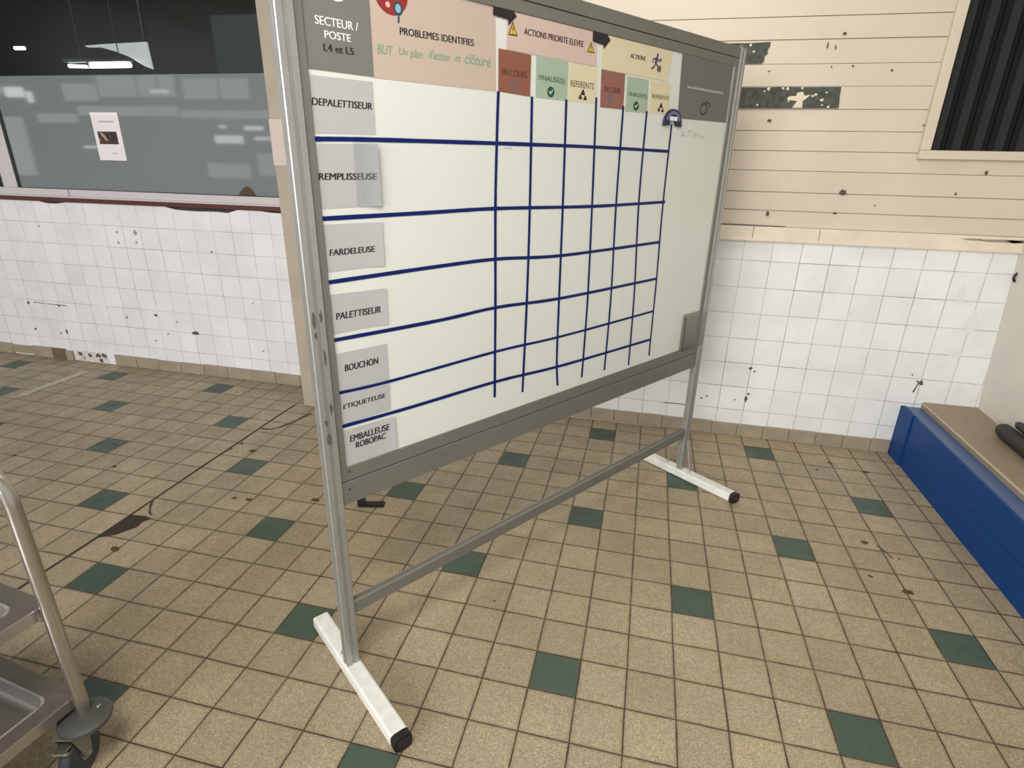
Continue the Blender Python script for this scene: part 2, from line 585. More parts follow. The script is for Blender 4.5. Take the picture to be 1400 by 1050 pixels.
for i, (x, z, r, s_) in enumerate([(.888, .438, .010, .9), (.910, .421, .006, 1), (.9, .279, .008, 1), (.891, .243, .008, 2.2), (.83, .233, .005, 1), (1.778, .441, .012, 1.3), (1.757, .452, .006, .7), (1.724, .487, .005, 1),
                                   (.562, .232, .007, 1.5), (.638, .221, .006, 1), (.67, .238, .005, 1.3)]):
    ch.poly([(a, W - 0.0014, b) for a, b in blob(x, z, r, r * s_)])
strip_faces(ch, [(1.766, .45), (1.76, .42), (1.752, .385)], 0.008, xz(W - 0.0013), .9)
strip_faces(ch, [(.42, .166), (.5, .168), (.55, .167)], 0.004, xz(W - 0.0013), .9)
struct(ch, 'tile_chip', M['chip'], 'dark chips in the white tiles', parent=wall_r)
ch = MB()
for i, (x, z, r, s_) in enumerate([(.493, .214, .012, .6), (.531, .163, .012, .8), (1.84, .95, .02, 3.0), (1.93, .8, .03, 2), (1.97, .42, .02, 1.6), (1.43, .30, .012, .5), (1.9, .62, .03, .6)]):
    ch.poly([(a, W - 0.0013, b) for a, b in blob(x, z, r, r * s_, 15, 0.3)])
struct(ch, 'tile_smear', mat('plaster_smear', srgb(228, 227, 224), 0.6), 'grey smears on the tiles', parent=wall_r)

# planks above the dado, right of the window: each board slightly out of line
edges = [1.243, 1.325, 1.420, 1.524, 1.619, 1.713, 1.812, 1.913, 2.011, 2.113, 2.211, 2.31, 2.41, 2.51, 2.61, 2.71, 2.81, 2.95, 3.2]
wp = MB()
for i in range(len(edges) - 1):
    z0, z1 = edges[i], edges[i + 1]
    gap = random.choice([0.0012, 0.002, 0.0032])
    o_ = random.uniform(0, 0.004)
    tl = random.uniform(0.000, 0.005)
    x1 = 2.2
    prof = [(W - o_, z0 + gap), (W - o_ - tl, z1 - gap), (W + 0.02, z1 - gap), (W + 0.02, z0 + gap)]
    wp.prism(prof, lambda p, q, h: (h, p, q), -1.6, x1)
wp.box(-1.6, 2.2, W + 0.012, W + 0.18, 1.2, 3.2)
wall_p = struct(wp, 'wall_back_upper', M['plank'], 'cream painted plank wall')
pk = MB()
strip_faces(pk, [(0.50, 1.2475), (0.7, 1.247), (0.93, 1.246)], 0.006, xz(W - 0.0105), .8)  # shaded gap above the dado, painted on as a dark strip
for x, z, rx, rz_ in [(1.028, 2.134, .007, .007), (.76, 1.759, .011, .006), (1.168, 1.427, .018, .012), (1.154, 1.323, .01, .005), (.828, 1.311, .009, .013), (1.783, 1.537, .008, .009), (.964, 2.087, .003, .014), (1.001, 2.08, .003, .010),
                       (1.266, 1.979, .005, .006), (1.093, 1.999, .005, .005), (1.678, 1.436, .006, .007), (1.46, 1.743, .005, .005), (.999, 1.997, .004, .004), (1.33, 1.37, .004, .004), (.72, 1.98, .005, .004)]:
    pk.poly([(a, W - 0.0100, b) for a, b in blob(x, z, rx, rz_)])
struct(pk, 'plank_chip_and_gap', M['chip'], 'small chips, nail holes and the dark gap above the dado', parent=wall_p)
pe = MB()
for outline in ([(.40, 2.104), (.62, 2.103), (.705, 2.106), (.706, 2.088), (.698, 2.076), (.699, 2.055), (.687, 2.046), (.689, 2.026), (.679, 2.014), (.40, 2.014)],
                [(.40, 1.910), (.61, 1.910), (.70, 1.909), (.80, 1.911), (.9, 1.909), (1.061, 1.910), (1.062, 1.87), (1.066, 1.84), (1.067, 1.816), (.9, 1.816), (.40, 1.817)]):
    pe.poly([(x, W - 0.0098, z) for x, z in outline])
peo = struct(pe, 'peeled_patch', M['peel'], 'dark bare patches where the paint has come off', parent=wall_p)
fk = MB()
fk.poly([(x, W - 0.0104, z) for x, z in [(.824, 1.86), (.834, 1.869), (.865, 1.871), (.866, 1.886), (.892, 1.889), (.903, 1.871), (.929, 1.876), (.913, 1.859), (.898, 1.848), (.902, 1.818), (.856, 1.818), (.873, 1.848), (.837, 1.852), (.836, 1.839)]])
for x, z, r in [(.731, 1.903, .008), (.82, 1.904, .008), (.952, 1.876, .007), (.985, 1.852, .009), (.713, 1.892, .005), (.635, 2.066, .005), (.616, 2.094, .007), (.886, 1.905, .006), (.799, 1.905, .006), (.99, 1.83, .005), (1.02, 1.822, .007), (.94, 1.871, .006), (.69, 1.83, .006), (1.0, 1.886, .005)]:
    fk.poly([(a, W - 0.0106, b) for a, b in blob(x, z, r, r * .8)])
struct(fk, 'paint_fleck', M['fleck'], 'remaining flecks of cream paint', parent=wall_p)

# dado rail
td = MB()
for a, b in [(-1.6, 0.7695), (0.7715, 1.1), (1.102, 2.08)]:
    td.box(a, b, W - 0.022, W - 0.0005, 1.172, 1.243, 0.003)
td.box(-1.6, 2.08, W - 0.026, W - 0.0005, 1.166, 1.180, 0.003)
dado = struct(td, 'trim_1', M['dado'], 'cream wooden dado rail above the white tiles')
dd = MB()
for x, z, rx, rz_ in [(1.93, 1.222, .10, .008), (1.8, 1.224, .05, .004), (2.0, 1.222, .05, .009)]:
    dd.poly([(min(a, 2.07), W - 0.0228, b) for a, b in blob(x, z, rx, rz_, 14, .3)])
struct(dd, 'dado_stain', mat('brown_grime', srgb(150, 136, 120), .7), parent=dado)

# skirting
sk = MB()
x = -6.5
while x < -1.9:
    wd = 0.2
    if not (-4.78 < x < -4.6 or -4.3 < x < -3.80):
        hh = 0.083 + random.uniform(-.004, .003)
        sk.box(x + .0015, x + wd - .0015, W - 0.012 - random.uniform(0, .003), W - 0.0003, 0.0, hh, 0.003)
    x += wd
sk.box(-4.16, -4.10, W - .02, W - .0003, 0.0, .075, .003)
sk.box(-4.70, -4.35, W - .012, W - .0003, 0.012, .078, .003)
struct(sk, 'baseboard_back', M['skirt'], 'beige skirting tiles, partly broken, below the window wall')
sk = MB()
sk.box(-4.08, -3.78, W - .006, W - .0003, 0.0, .084, .002)
sk.box(-4.79, -4.74, W - .006, W - .0003, 0.015, .07, .002)
bro = struct(sk, 'baseboard_back_rubble', mat('white_mortar', srgb(214, 206, 198), .8, noise=.25, nscale=30), 'exposed white mortar where skirting has broken off')
sk = MB()
for x, z, r in [(-4.03, .06, .022), (-3.94, .055, .02), (-3.86, .06, .022), (-3.84, .02, .02), (-4.0, .03, .01), (-3.8, .065, .02)]:
    sk.poly([(a, W - 0.0068, max(b, .002)) for a, b in blob(x, z, r, r * .8)])
struct(sk, 'mortar_hole', M['chip'], 'dark holes in the mortar', parent=bro)
sk = MB()
sk.box(-4.32, -4.17, W - .003, W - .0003, 0, .085)
struct(sk, 'baseboard_gap', mat('grimy_recess', srgb(110, 94, 76), .9, noise=.3, nscale=40), 'grimy recess where skirting is missing')
sk = MB()
x = -1.35
while x < 1.70:
    hh = 0.083 + random.uniform(-.003, .003)
    x1 = min(x + 0.148, 1.712)
    sk.box(x + .001, x1 - .001, W - 0.012 - random.uniform(0, .003), W - 0.0003, 0.0, hh, 0.004)
    x += 0.148
sk.box(-.2, .38, W - .022, W - .012, 0.0, .012, .003)
struct(sk, 'baseboard_back_right', M['skirt'], 'beige skirting tiles below the right wall')

# right wall: plastered and slightly out of plumb
def rwx(y, z):
    return 2.083 + 0.05 * (y - W) - 0.062 * (z - .33)
rw = MB()
pts = []
for y in (W + 0.02, 1.0, -0.6):
    for z in (0, 1.2, 3.2):
        pts.append((y, z))
vi = {}
for (y, z) in pts:
    vi[(y, z, 0)] = rw.bm.verts.new((rwx(y, z), y, z))
    vi[(y, z, 1)] = rw.bm.verts.new((2.35, y, z))
ys, zs = (W + 0.02, 1.0, -0.6), (0, 1.2, 3.2)
for k in (0, 1):
    for i in range(2):
        for j in range(2):
            rw.bm.faces.new([vi[(ys[i], zs[j], k)], vi[(ys[i + 1], zs[j], k)], vi[(ys[i + 1], zs[j + 1], k)], vi[(ys[i], zs[j + 1], k)]])
for j in range(2):
    for i in (0, 2):
        rw.bm.faces.new([vi[(ys[i], zs[j], 0)], vi[(ys[i], zs[j + 1], 0)], vi[(ys[i], zs[j + 1], 1)], vi[(ys[i], zs[j], 1)]])
for i in range(2):
    for j in (0, 2):
        rw.bm.faces.new([vi[(ys[i], zs[j], 0)], vi[(ys[i + 1], zs[j], 0)], vi[(ys[i + 1], zs[j], 1)], vi[(ys[i], zs[j], 1)]])
struct(rw, 'wall_right', M['plaster'], 'white plastered wall behind the blue ledge')

# pillar between window and planks
pl = MB().box(-1.885, -1.35, 1.765, W, 0, 3.2, 0.008)
pil = struct(pl, 'wall_pillar', M['pillar'], 'tan painted pillar behind the whiteboard')
pl = MB().box(-1.886, -1.36, 1.7615, 1.7655, 1.49, 1.73, 0.001)
struct(pl, 'paint_patch', M['pillar_patch'], 'paler repainted band', parent=pil)

# ------------------------------------------------------------------ window in the back wall
s_ = MB().box(-6.5, -1.9, W - 0.018, W + 0.1, 1.207, 1.236, 0.003)
struct(s_, 'trim_2', M['red_sill'], 'dark red sill strip under the window')
win = struct(MB().box(-6.5, -1.6, W - 0.014, W + 0.05, 1.236, 1.246, .001).box(-6.5, -1.6, W - 0.010, W + 0.05, 1.246, 1.293, .004)
             .box(-4.315, -4.19, W - 0.010, W + 0.05, 1.293, 2.95, .004).box(-6.5, -1.6, W - .01, W + .05, 2.9, 2.95, .004), 'window_1', M['frame_white'], 'pale metal window frame with a mullion at left')
MB().box(-4.19, -4.168, W - .006, W + .03, 1.293, 2.9, .002).box(-4.168, -1.6, W - .006, W + .03, 1.290, 1.297, .001).box(-4.338, -4.315, W - .006, W + .03, 1.293, 2.9, .002).build('gasket', M['gasket'], win)
MB().box(-4.168, -1.6, W + .002, W + .010, 1.297, 1.998).build('frosted_pane', M['film'], win)['label'] = 'grey frosted lower pane'
MB().box(-4.168, -1.6, W + .002, W + .010, 1.999, 2.9).build('clear_pane', M['glass'], win)['label'] = 'clear upper pane'
MB().box(-6.5, -4.338, W + .002, W + .010, 1.293, 2.9).build('clear_pane', M['glass'], win)['label'] = 'dark clear pane left of the mullion'
MB().poly([(x, W + .0005, z) for x, z in [(-2.395, 1.297), (-2.38, 1.318), (-2.35, 1.344), (-2.321, 1.356), (-2.30, 1.345), (-2.288, 1.332), (-2.262, 1.297)]]).build('film_tear', M['stain_soft'], win)
MB().box(-3.752, -3.746, W - .0105, W - .0095, 1.246, 1.293).build('frame_joint', M['groove'], win)
struct(MB().box(-6.5, 2.3, -3.0, W + .18, 3.2, 3.3), 'ceiling', M['hall'], 'grey ceiling')  # out of view, added to cut overhead light and darken the back corner
# wall over the window
struct(MB().box(-6.5, -1.6, W, W + .18, 2.95, 3.2), 'wall_back_lintel', M['plaster'])

# dim room behind the glass
for nm, bx in (('wall_backroom', (-9.5, -1.2, 5.6, 5.7, 0.0, 3.4)), ('wall_backroom_left', (-9.6, -9.5, W + .2, 5.7, 0.0, 3.4)), ('wall_backroom_right', (-1.3, -1.2, W + .2, 5.6, 0.0, 3.4)),
               ('ceiling_backroom', (-9.5, -1.3, W + .18, 5.6, 3.3, 3.4)), ('floor_backroom', (-9.5, -1.3, W + .2, 5.6, -.1, 0.0)), ('wall_back_left', (-9.5, -6.5, W + .001, W + .2, 0.0, 3.4))):
    struct(MB().box(*bx), nm, M['dark_room'])
lp = empty('tube_lamp', 'lit fluorescent tube seen through the upper window pane', 'lamp', (-4.5, 3.4, 2.27))
MB().tube([(-.215, 0, -.022), (.2, 0, -.022)], .020, 14).build('lit_tube', M['lamp'], lp, True)
MB().tube([(-.45, 0, -.022), (-.235, 0, -.03)], [.014, .011], 14).build('lit_tube', M['lamp'], lp, True)
MB().box(-.48, .22, -.03, .03, .004, .03, .003).box(-.235, -.215, -.02, .02, -.04, .005, .003).tube([(-.3, 0, .03), (-.3, 0, 1.03)], .004, 6).tube([(.1, 0, .03), (.1, 0, 1.03)], .004, 6).build('lamp_housing', M['dark_room'], lp)
lp2 = MB().tube([(-5.503, 3.4, 2.396), (-5.4, 3.4, 2.394)], .014, 12).build('small_lamp', M['lamp'], None, True)
MB().tube([(-5.46, 3.4, 2.412), (-5.46, 3.4, 3.295)], .003, 6).build('suspension_wire', M['void'], lp2)
tag(lp2, 'small lit lamp far left behind the upper window pane', 'lamp')
wc = MB().prism([(-4.803, 2.413), (-4.623, 2.421), (-4.148, 2.431), (-4.135, 2.222), (-4.207, 2.246), (-4.349, 2.32), (-4.487, 2.364), (-4.63, 2.398), (-4.771, 2.401)], lambda p, q, h: (p, h, q), 3.46, 3.475)
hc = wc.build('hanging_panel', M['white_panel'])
tag(hc, 'pale self-lit panel with a curved lower edge hanging above the lit tube behind the window', 'panel')
MB().tube([(-4.168, 3.4675, 2.43), (-4.16, 3.4675, 3.295)], .014, 8).build('hanging_rod', mat('grey_rod', srgb(120, 120, 118), .6), hc)
cb = MB().box(-3.44, -2.99, 3.40, 3.8, 0.0, 2.6, .01)
tag(cb.build('tall_cabinet', mat('grey_cabinet', srgb(118, 121, 121), .5)), 'grey tall cabinet standing in the dark room behind the window', 'cabinet')

# poster on the frosted pane
po = MB().box(-3.427, -3.212, W - .0012, W + .0018, 1.490, 1.781)
pst = tag(po.build('poster', M['poster']), 'white paper notice with a brown photo taped to the frosted window', 'poster')
MB().box(-3.400, -3.248, W - .0018, W - .0012, 1.590, 1.667).build('photo_print', M['photo'], pst)
MB().poly([(x, W - .0022, z) for x, z in [(-3.385, 1.66), (-3.362, 1.662), (-3.338, 1.635), (-3.325, 1.61), (-3.345, 1.612), (-3.37, 1.64)]]).poly([(x, W - .0022, z) for x, z in [(-3.40, 1.63), (-3.388, 1.625), (-3.39, 1.605), (-3.40, 1.60)]]).build('photo_highlight', M['photo_pale'], pst)
b_ = MB()
xx = -3.375
while xx < -3.255:
    ww = random.uniform(.006, .012)
    b_.box(xx, xx + ww, W - .0018, W - .0012, 1.722, 1.732)
    xx += ww + .003
b_.build('lettering', mat('grey_print', srgb(176, 168, 170), .6), pst)
b_ = MB()
for q in range(4):
    b_.box(-3.315 + q * .011, -3.307 + q * .011, W - .0018, W - .0012, 1.530, 1.538)
b_.build('lettering', mat('grey_print', srgb(176, 168, 170), .6), pst)
MB().box(-3.428, -3.211, W - .0024, W - .0012, 1.768, 1.7815).build('tape_strip', mat('clear_tape', srgb(250, 246, 246), .25), pst)

# ------------------------------------------------------------------ vent grille, upper right
vg = empty('vent_grille', 'large dark louvred vent grille with cream wooden frame in the plank wall', 'vent', (1.74, W - .03, 1.592))
vx, vz = 1.74, 1.592
f_ = MB().box(1.464 - vx, 1.508 - vx, -.006, .029, 0.0405, 1.2595, .003).box(1.464 - vx, 2.02 - vx, -.006, .029, 0, .040, .003).box(1.464 - vx, 2.02 - vx, -.006, .029, 1.26, 1.3, .003)
f_.build('frame', M['plank'], vg)
MB().box(1.508 - vx, 2.02 - vx, .0195, .0205, .041, 1.259).build('backing', M['void'], vg)
for k_ in range(6):
    cx = 1.532 + k_ * .0885 - vx
    sl = MB()
    sl.prism([(cx - .018, .018), (cx + .012, .001), (cx + .016, .004), (cx - .013, .0192)], lambda p, q, h: (p, q, h), .04, 1.26)
    sl.build('slat', M['louver'], vg)
    MB().box(cx + .040, cx + .046, .004, .018, .04, 1.26, .001).build('slat', M['louver'], vg)

# hook in the corner
hk = MB()
arc = [(2.043 + .016 * math.cos(t), 2.05, 1.052 + .022 * math.sin(t)) for t in [PI * .35 + i * PI * 1.25 / 10 for i in range(11)]]
hk.tube(arc + [(2.10, 2.045, 1.03)], .006, 8)
tag(hk.build('wall_hook', M['black'], None, True), 'small black hook in the corner above the blue ledge', 'hook')

# ------------------------------------------------------------------ blue ledge
lg = empty('wall_ledge', 'low blue-fronted ledge with brown tiled top along the right wall', 'ledge', (1.9, 0.7, 0))
def L(x): return x - 1.9
y0, y1 = -0.6 - .7, W - .0005 - .7
yb = 1.93 - .7
MB().box(L(1.720), L(1.735), y0, yb - .004, 0.0, .155, .0015).box(L(1.720), L(1.735), y0, yb - .004, .1565, .300, .0015).build('front_panel', M['blue'], lg)
MB().box(L(1.712), L(1.735), yb, y1, 0.0, .302, .002).build('end_post', M['blue'], lg)
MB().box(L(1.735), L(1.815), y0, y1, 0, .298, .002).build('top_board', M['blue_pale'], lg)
tl_ = MB()
yy = y1
for k_ in range(9):
    tl_.prism([(L(1.812), .300), (L(1.812), .328), (L(1.816), .332), (rwx(yy + .7, .33) - 1.9 - .001, .332), (rwx(yy + .7, .33) - 1.9 - .001, .300)], lambda p, q, h: (p, h, q), yy - .298, yy)
    yy -= .30
tl_.build('ledge_tiles', M['ledge'], lg)
MB().box(L(1.815), L(2.05), y0, y1, 0, .300).build('ledge_core', M['plaster'], lg)
MB().box(L(1.8105), L(1.8125), y0, y1, .323, .331, .0005).build('tile_edge', mat('pale_edge_grout', srgb(206, 192, 172), .6), lg)

rb = empty('rubber_tube', 'black rubber tube with rounded end lying on the tiled ledge', 'tube', (2.0, 1.2, .332))
pa = []
for t in (0, .25, .5, .75, 1):
    pa.append(t)
MB().tube([(0.008, .520, .036), (0.008, .512, .036), (0.008, .49, .036), (0.005, .45, .036), (-.02, -.2, .036), (-.04, -.7, .036)], [.012, .026, .034, .036, .036, .036], 18).build('tube_body', M['rubber'], rb, True)
rb2 = MB().tube([(2.052, 1.60, .357), (2.050, 1.585, .357), (2.035, 1.2, .357)], [.015, .024, .024], 14)
rb2 = None
tag(MB().tube([(2.036, 1.665, .420), (2.034, 1.64, .420), (2.0, 1.1, .420), (1.98, .6, .420)], [.008, .018, .018, .018], 12).build('rubber_hose', M['black'], None, True), 'thin black hose on the ledge between the rubber tube and the wall', 'hose')

# ------------------------------------------------------------------ whiteboard on its stand
BO = Vector((-0.555, -0.102, 0))
BR = math.atan2(0.8260, 0.5636)
BD = Vector((math.cos(BR), math.sin(BR), 0))
SY = 0.010                                     # board surface, behind the front of the legs
wb = empty('whiteboard', 'large white mobile whiteboard with blue ruled grid on aluminium stand', 'whiteboard', BO, BR)


def leg_profile(s0, s1, y0=0.0, y1=0.030):
    c = (s0 + s1) / 2
    return [(s0 + .002, y0), (c - .005, y0), (c - .004, y0 + .005), (c + .004, y0 + .005), (c + .005, y0), (s1 - .002, y0), (s1, y0 + .002), (s1, y1 - .002), (s1 - .002, y1), (s0 + .002, y1), (s0, y1 - .002),
            (s0, y0 + .019), (s0 + .004, y0 + .018), (s0 + .004, y0 + .012), (s0, y0 + .011), (s0, y0 + .002)]


for s0, s1, gx in ((-.006, .036, 0), (1.899, 1.942, 1)):
    lg_ = MB().prism(leg_profile(s0, s1), lambda p, q, h: (p, q, h), .046, 1.988)
    leg = lg_.build('leg', M['alu'], wb)
    MB().box(s0 - .001, s1 + .001, -.001, .031, 1.988, 1.993, .001).build('leg_cap', M['alu_dark'], leg)
    c = (s0 + s1) / 2
    if gx == 0:
        for zz, hh, sx, ww in [(1.15, .035, s0 + .006, .010), (1.16, .03, s0 + .026, .008), (.91, .03, s0 + .028, .009), (.88, .02, s0 + .010, .010), (.83, .03, s0 + .012, .012), (1.05, .04, s0 + .027, .006), (1.12, .02, s0 + .008, .008)]:
            MB().poly([(a, -.0006, b) for a, b in blob(sx + ww / 2, zz + hh / 2, ww / 2, hh / 2)]).build('scuff_mark', M['scuff_dark'], leg)
    # foot: box tube along the other way, seen lying across the board
    t = math.radians(-37.5) - BR                # direction of the foot, measured in the board's own frame
    fd = Vector((math.cos(t), math.sin(t), 0))
    fn_ = Vector((-fd.y, fd.x, 0))
    c3 = Vector((c + (0 if gx == 0 else -.005), .014, 0))
    def FP(a, b, z): return c3 + fd * a + fn_ * b + Vector((0, 0, z))
    r_ = .007
    hw = .0275
    cross = [(-hw + r_, .002), (hw - r_, .002), (hw, .002 + r_), (hw, .046 - r_), (hw - r_ * .3, .046 - r_ * .3), (hw - r_, .046), (-hw + r_, .046), (-hw + r_ * .3, .046 - r_ * .3), (-hw, .046 - r_), (-hw, .002 + r_)]
    cross = [(p * .98, q) for p, q in cross]
    f_ = MB().prism(cross, lambda p, q, h: FP(h, p, q), -.255, .305)
    ft = f_.build('foot', M['foot'], wb, False)
    for e0, e1 in ((-.2575, -.254), (.305, .333)):
        cp = MB()
        dpt = [(hw * 1.01 * math.copysign(abs(math.cos(a)) ** .5, math.cos(a)), .0235 + .0235 * math.copysign(abs(math.sin(a)) ** .5, math.sin(a))) for a in [2 * PI * i / 24 for i in range(24)]]
        if e0 < 0:
            cp.prism([(p * .9, (q - .0235) * .9 + .0235) for p, q in dpt], lambda p, q, h: FP(h, p, q), e0, e1)
        else:
            cp.prism(dpt, lambda p, q, h: FP(h, p, q), e0, e1 - .005)
            cp.prism([(p * .86, (q - .0235) * .86 + .0235) for p, q in dpt], lambda p, q, h: FP(h, p, q), e1 - .005, e1)
        cp.build('end_cap', M['black'], ft)['label'] = 'black plastic end cap'
    # thin struts from the foot up to the leg
    if gx:
        for a0, a1, h in ((-.085, -.020, .20), (.060, .020, .22)):
            MB().tube([FP(a0, 0, .047), FP(a1, 0, h)], .0035, 8).build('strut', M['alu'], wb, True)
    else:
        MB().tube([FP(-.050, -.012, .047), FP(-.022, -.012, .10)], .0035, 8).build('strut', M['alu'], wb, True)

MB().box(.036, 1.899, .004, .028, 1.950, 1.988, .002).build('top_rail', M['alu_dark'], wb)
MB().box(.036, 1.899, .004, .028, .622, .6935, .002).build('lower_rail', M['alu_dark'], wb)
MB().prism([(.004, .236), (.004, .276), (.007, .279), (.014, .279), (.015, .276), (.020, .276), (.021, .279), (.028, .279), (.030, .276), (.030, .236)], lambda p, q, h: (h, p, q), .036, 1.899).build('crossbar', M['alu_dark'], wb)
panel = MB().box(.040, 1.895, SY, .026, .700, 1.945).build('board_panel', M['board'], wb)
fr = MB()
fr.box(.0375, .056, .005, .028, .696, 1.948, .0015)
fr.box(1.872, 1.8975, .005, .028, .696, 1.948, .0015)
fr.box(.056, 1.872, .005, .028, .696, .738, .0015)
fr.box(.056, 1.872, .005, .028, 1.918, 1.948, .0015)
fr.build('board_frame', M['alu_dark'], wb)
MB().box(.036, 1.899, .012, .026, .6935, .696).build('groove_strip', M['groove'], wb)
MB().box(.036, 1.899, .012, .026, 1.948, 1.950).build('groove_strip', M['groove'], wb)
for ss, zz in ((.058, .668), (.062, .725), (1.88, .668)):
    MB().lathe([(.0035, 0), (.0035, .002), (.002, .003)], (ss, .0045, zz), (0, -1, 0), 10).build('screw', M['groove'], wb)

gl = MB()
lines = [[(.604, 1.7205), (.6004, 1.5992), (.5974, 1.41), (.6013, 1.1112), (.6022, .8034)],
         [(.7343, 1.718), (.7393, 1.4051), (.7388, 1.1154), (.7311, .7885)],
         [(.8821, 1.7216), (.8906, 1.3998), (.8956, 1.0934), (.9, .8767), (.9117, .768)],
         [(1.0235, 1.7388), (1.0396, 1.3946), (1.0504, 1.0717), (1.0478, .7674)],
         [(1.1679, 1.7234), (1.1729, 1.4026), (1.1883, 1.0666), (1.1862, .7656)],
         [(1.3044, 1.7165), (1.3097, 1.4036), (1.3385, 1.0611), (1.3483, .7513)],
         [(1.4695, 1.6825), (1.4709, 1.3934), (1.4856, 1.0878), (1.4936, .763)],
         [(.0565, 1.5788), (.2051, 1.5828), (.6033, 1.5878), (1.0292, 1.5908), (1.4702, 1.5883)],
         [(.0565, 1.4056), (.3457, 1.4075), (.606, 1.4097), (1.0506, 1.4015), (1.484, 1.404)],
         [(.0565, 1.2547), (.389, 1.2609), (.6082, 1.2612), (.9061, 1.2463), (1.4746, 1.2492)],
         [(.0565, 1.1065), (.3841, 1.1044), (.6105, 1.1098), (.9178, 1.0981), (1.4832, 1.1003)],
         [(.0565, .9612), (.2107, .957), (.6128, .9635), (.9288, .9571), (1.494, .9623)],
         [(.0565, .863), (.2709, .8591), (.6143, .8582), (.9378, .8429), (1.4908, .8368)]]
for i, l_ in enumerate(lines):
    wd = .0105 if i != 11 else .009
    strip_faces(gl, smooth_path(l_), wd, (lambda yy: (lambda s, z: (s, yy, z)))(SY - .0011 - i * 2e-5), .12)
gl.build('ruled_grid', M['blue_tape'], panel)['label'] = 'dark blue ruled lines'
sb = MB()
for pth in ([(1.54, 1.645), (1.555, 1.648), (1.57, 1.645)], [(1.545, 1.664), (1.555, 1.655), (1.56, 1.645)], [(1.585, 1.664), (1.62, 1.665)], [(1.6, 1.664), (1.598, 1.645)], [(1.63, 1.66), (1.635, 1.64), (1.64, 1.655), (1.65, 1.662), (1.645, 1.65)],
            [(1.66, 1.66), (1.665, 1.638), (1.675, 1.66), (1.668, 1.652)], [(1.685, 1.648), (1.70, 1.652), (1.69, 1.643), (1.715, 1.645)]):
    strip_faces(sb, pth, .004, lambda s, z: (s, SY - .0006, z))
sb.build('faint_scribble', M['ink_faint'], panel)
sb = MB()
strip_faces(sb, [(.63, 1.575), (.65, 1.577), (.66, 1.574)], .004, lambda s, z: (s, SY - .0006, z))
sb.build('faint_scribble', M['ink_faint'], panel)


# ------------------------------------------------------------------ sheets stuck on the board
def at_board(s, y, z):
    """a point of the board's frame in the room"""
    return BO + BD * s + Vector((-BD.y, BD.x, 0)) * y + Vector((0, 0, z))


def sheet(name, label, cat, corners, mt, layer=0, curl=0.0, group=None, th=.0005):
    """corners TL TR BR BL in board metres; a thin slab with a slight curl"""
    cx = sum(c[0] for c in corners) / 4
    cz = min(c[1] for c in corners)
    mb = MB()
    nx, nz = 8, 4
    yb_ = 0
    g = {}
    for i in range(nx + 1):
        for j in range(nz + 1):
            u, v = i / nx, j / nz
            tx = corners[0][0] * (1 - u) + corners[1][0] * u
            tz = corners[0][1] * (1 - u) + corners[1][1] * u
            bx = corners[3][0] * (1 - u) + corners[2][0] * u
            bz = corners[3][1] * (1 - u) + corners[2][1] * u
            s, z = tx * (1 - v) + bx * v, tz * (1 - v) + bz * v
            off = curl * max(0, (u - .6) / .4) ** 2
            g[i, j, 0] = mb.bm.verts.new((s - cx, -th - off, z - cz))
            g[i, j, 1] = mb.bm.verts.new((s - cx, -off, z - cz))
    for i in range(nx):
        for j in range(nz):
            mb.bm.faces.new((g[i, j, 0], g[i + 1, j, 0], g[i + 1, j + 1, 0], g[i, j + 1, 0]))
            mb.bm.faces.new((g[i, j, 1], g[i, j + 1, 1], g[i + 1, j + 1, 1], g[i + 1, j, 1]))
    for i in range(nx):
        for j in (0, nz):
            mb.bm.faces.new((g[i, j, 0], g[i, j, 1], g[i + 1, j, 1], g[i + 1, j, 0]))
    for j in range(nz):
        for i in (0, nx):
            mb.bm.faces.new((g[i, j, 0], g[i, j + 1, 0], g[i, j + 1, 1], g[i, j, 1]))
    o = mb.build(name, mt)
    o.location = at_board(cx, SY - .0003 - layer * .0008, cz)
    o.rotation_euler = (0, 0, BR)
    o['_cx'], o['_cz'] = cx, cz
    o['_curl'] = (curl, corners[0][0], corners[1][0])
    return tag(o, label, cat, group)


_text_cache = {}


def text_faces(body, bold, shear):
    cu = bpy.data.curves.new('t', 'FONT')
    cu.body = body
    cu.size = 1
    cu.offset = bold
    cu.shear = shear
    cu.resolution_u = 4
    ob = bpy.data.objects.new('t', cu)
    COL.objects.link(ob)
    dg = bpy.context.evaluated_depsgraph_get()
    dg.update()
    me = bpy.data.meshes.new_from_object(ob.evaluated_get(dg))
    vs = [(v.co.x, v.co.y) for v in me.vertices]
    fs = [tuple(p.vertices) for p in me.polygons]
    bpy.data.objects.remove(ob)
    bpy.data.curves.remove(cu)
    bpy.data.meshes.remove(me)
    x0, x1 = min(v[0] for v in vs), max(v[0] for v in vs)
    q0, q1 = min(v[1] for v in vs), max(v[1] for v in vs)
    return [((a - x0) / (x1 - x0), (b - q0) / (q1 - q0)) for a, b in vs], fs


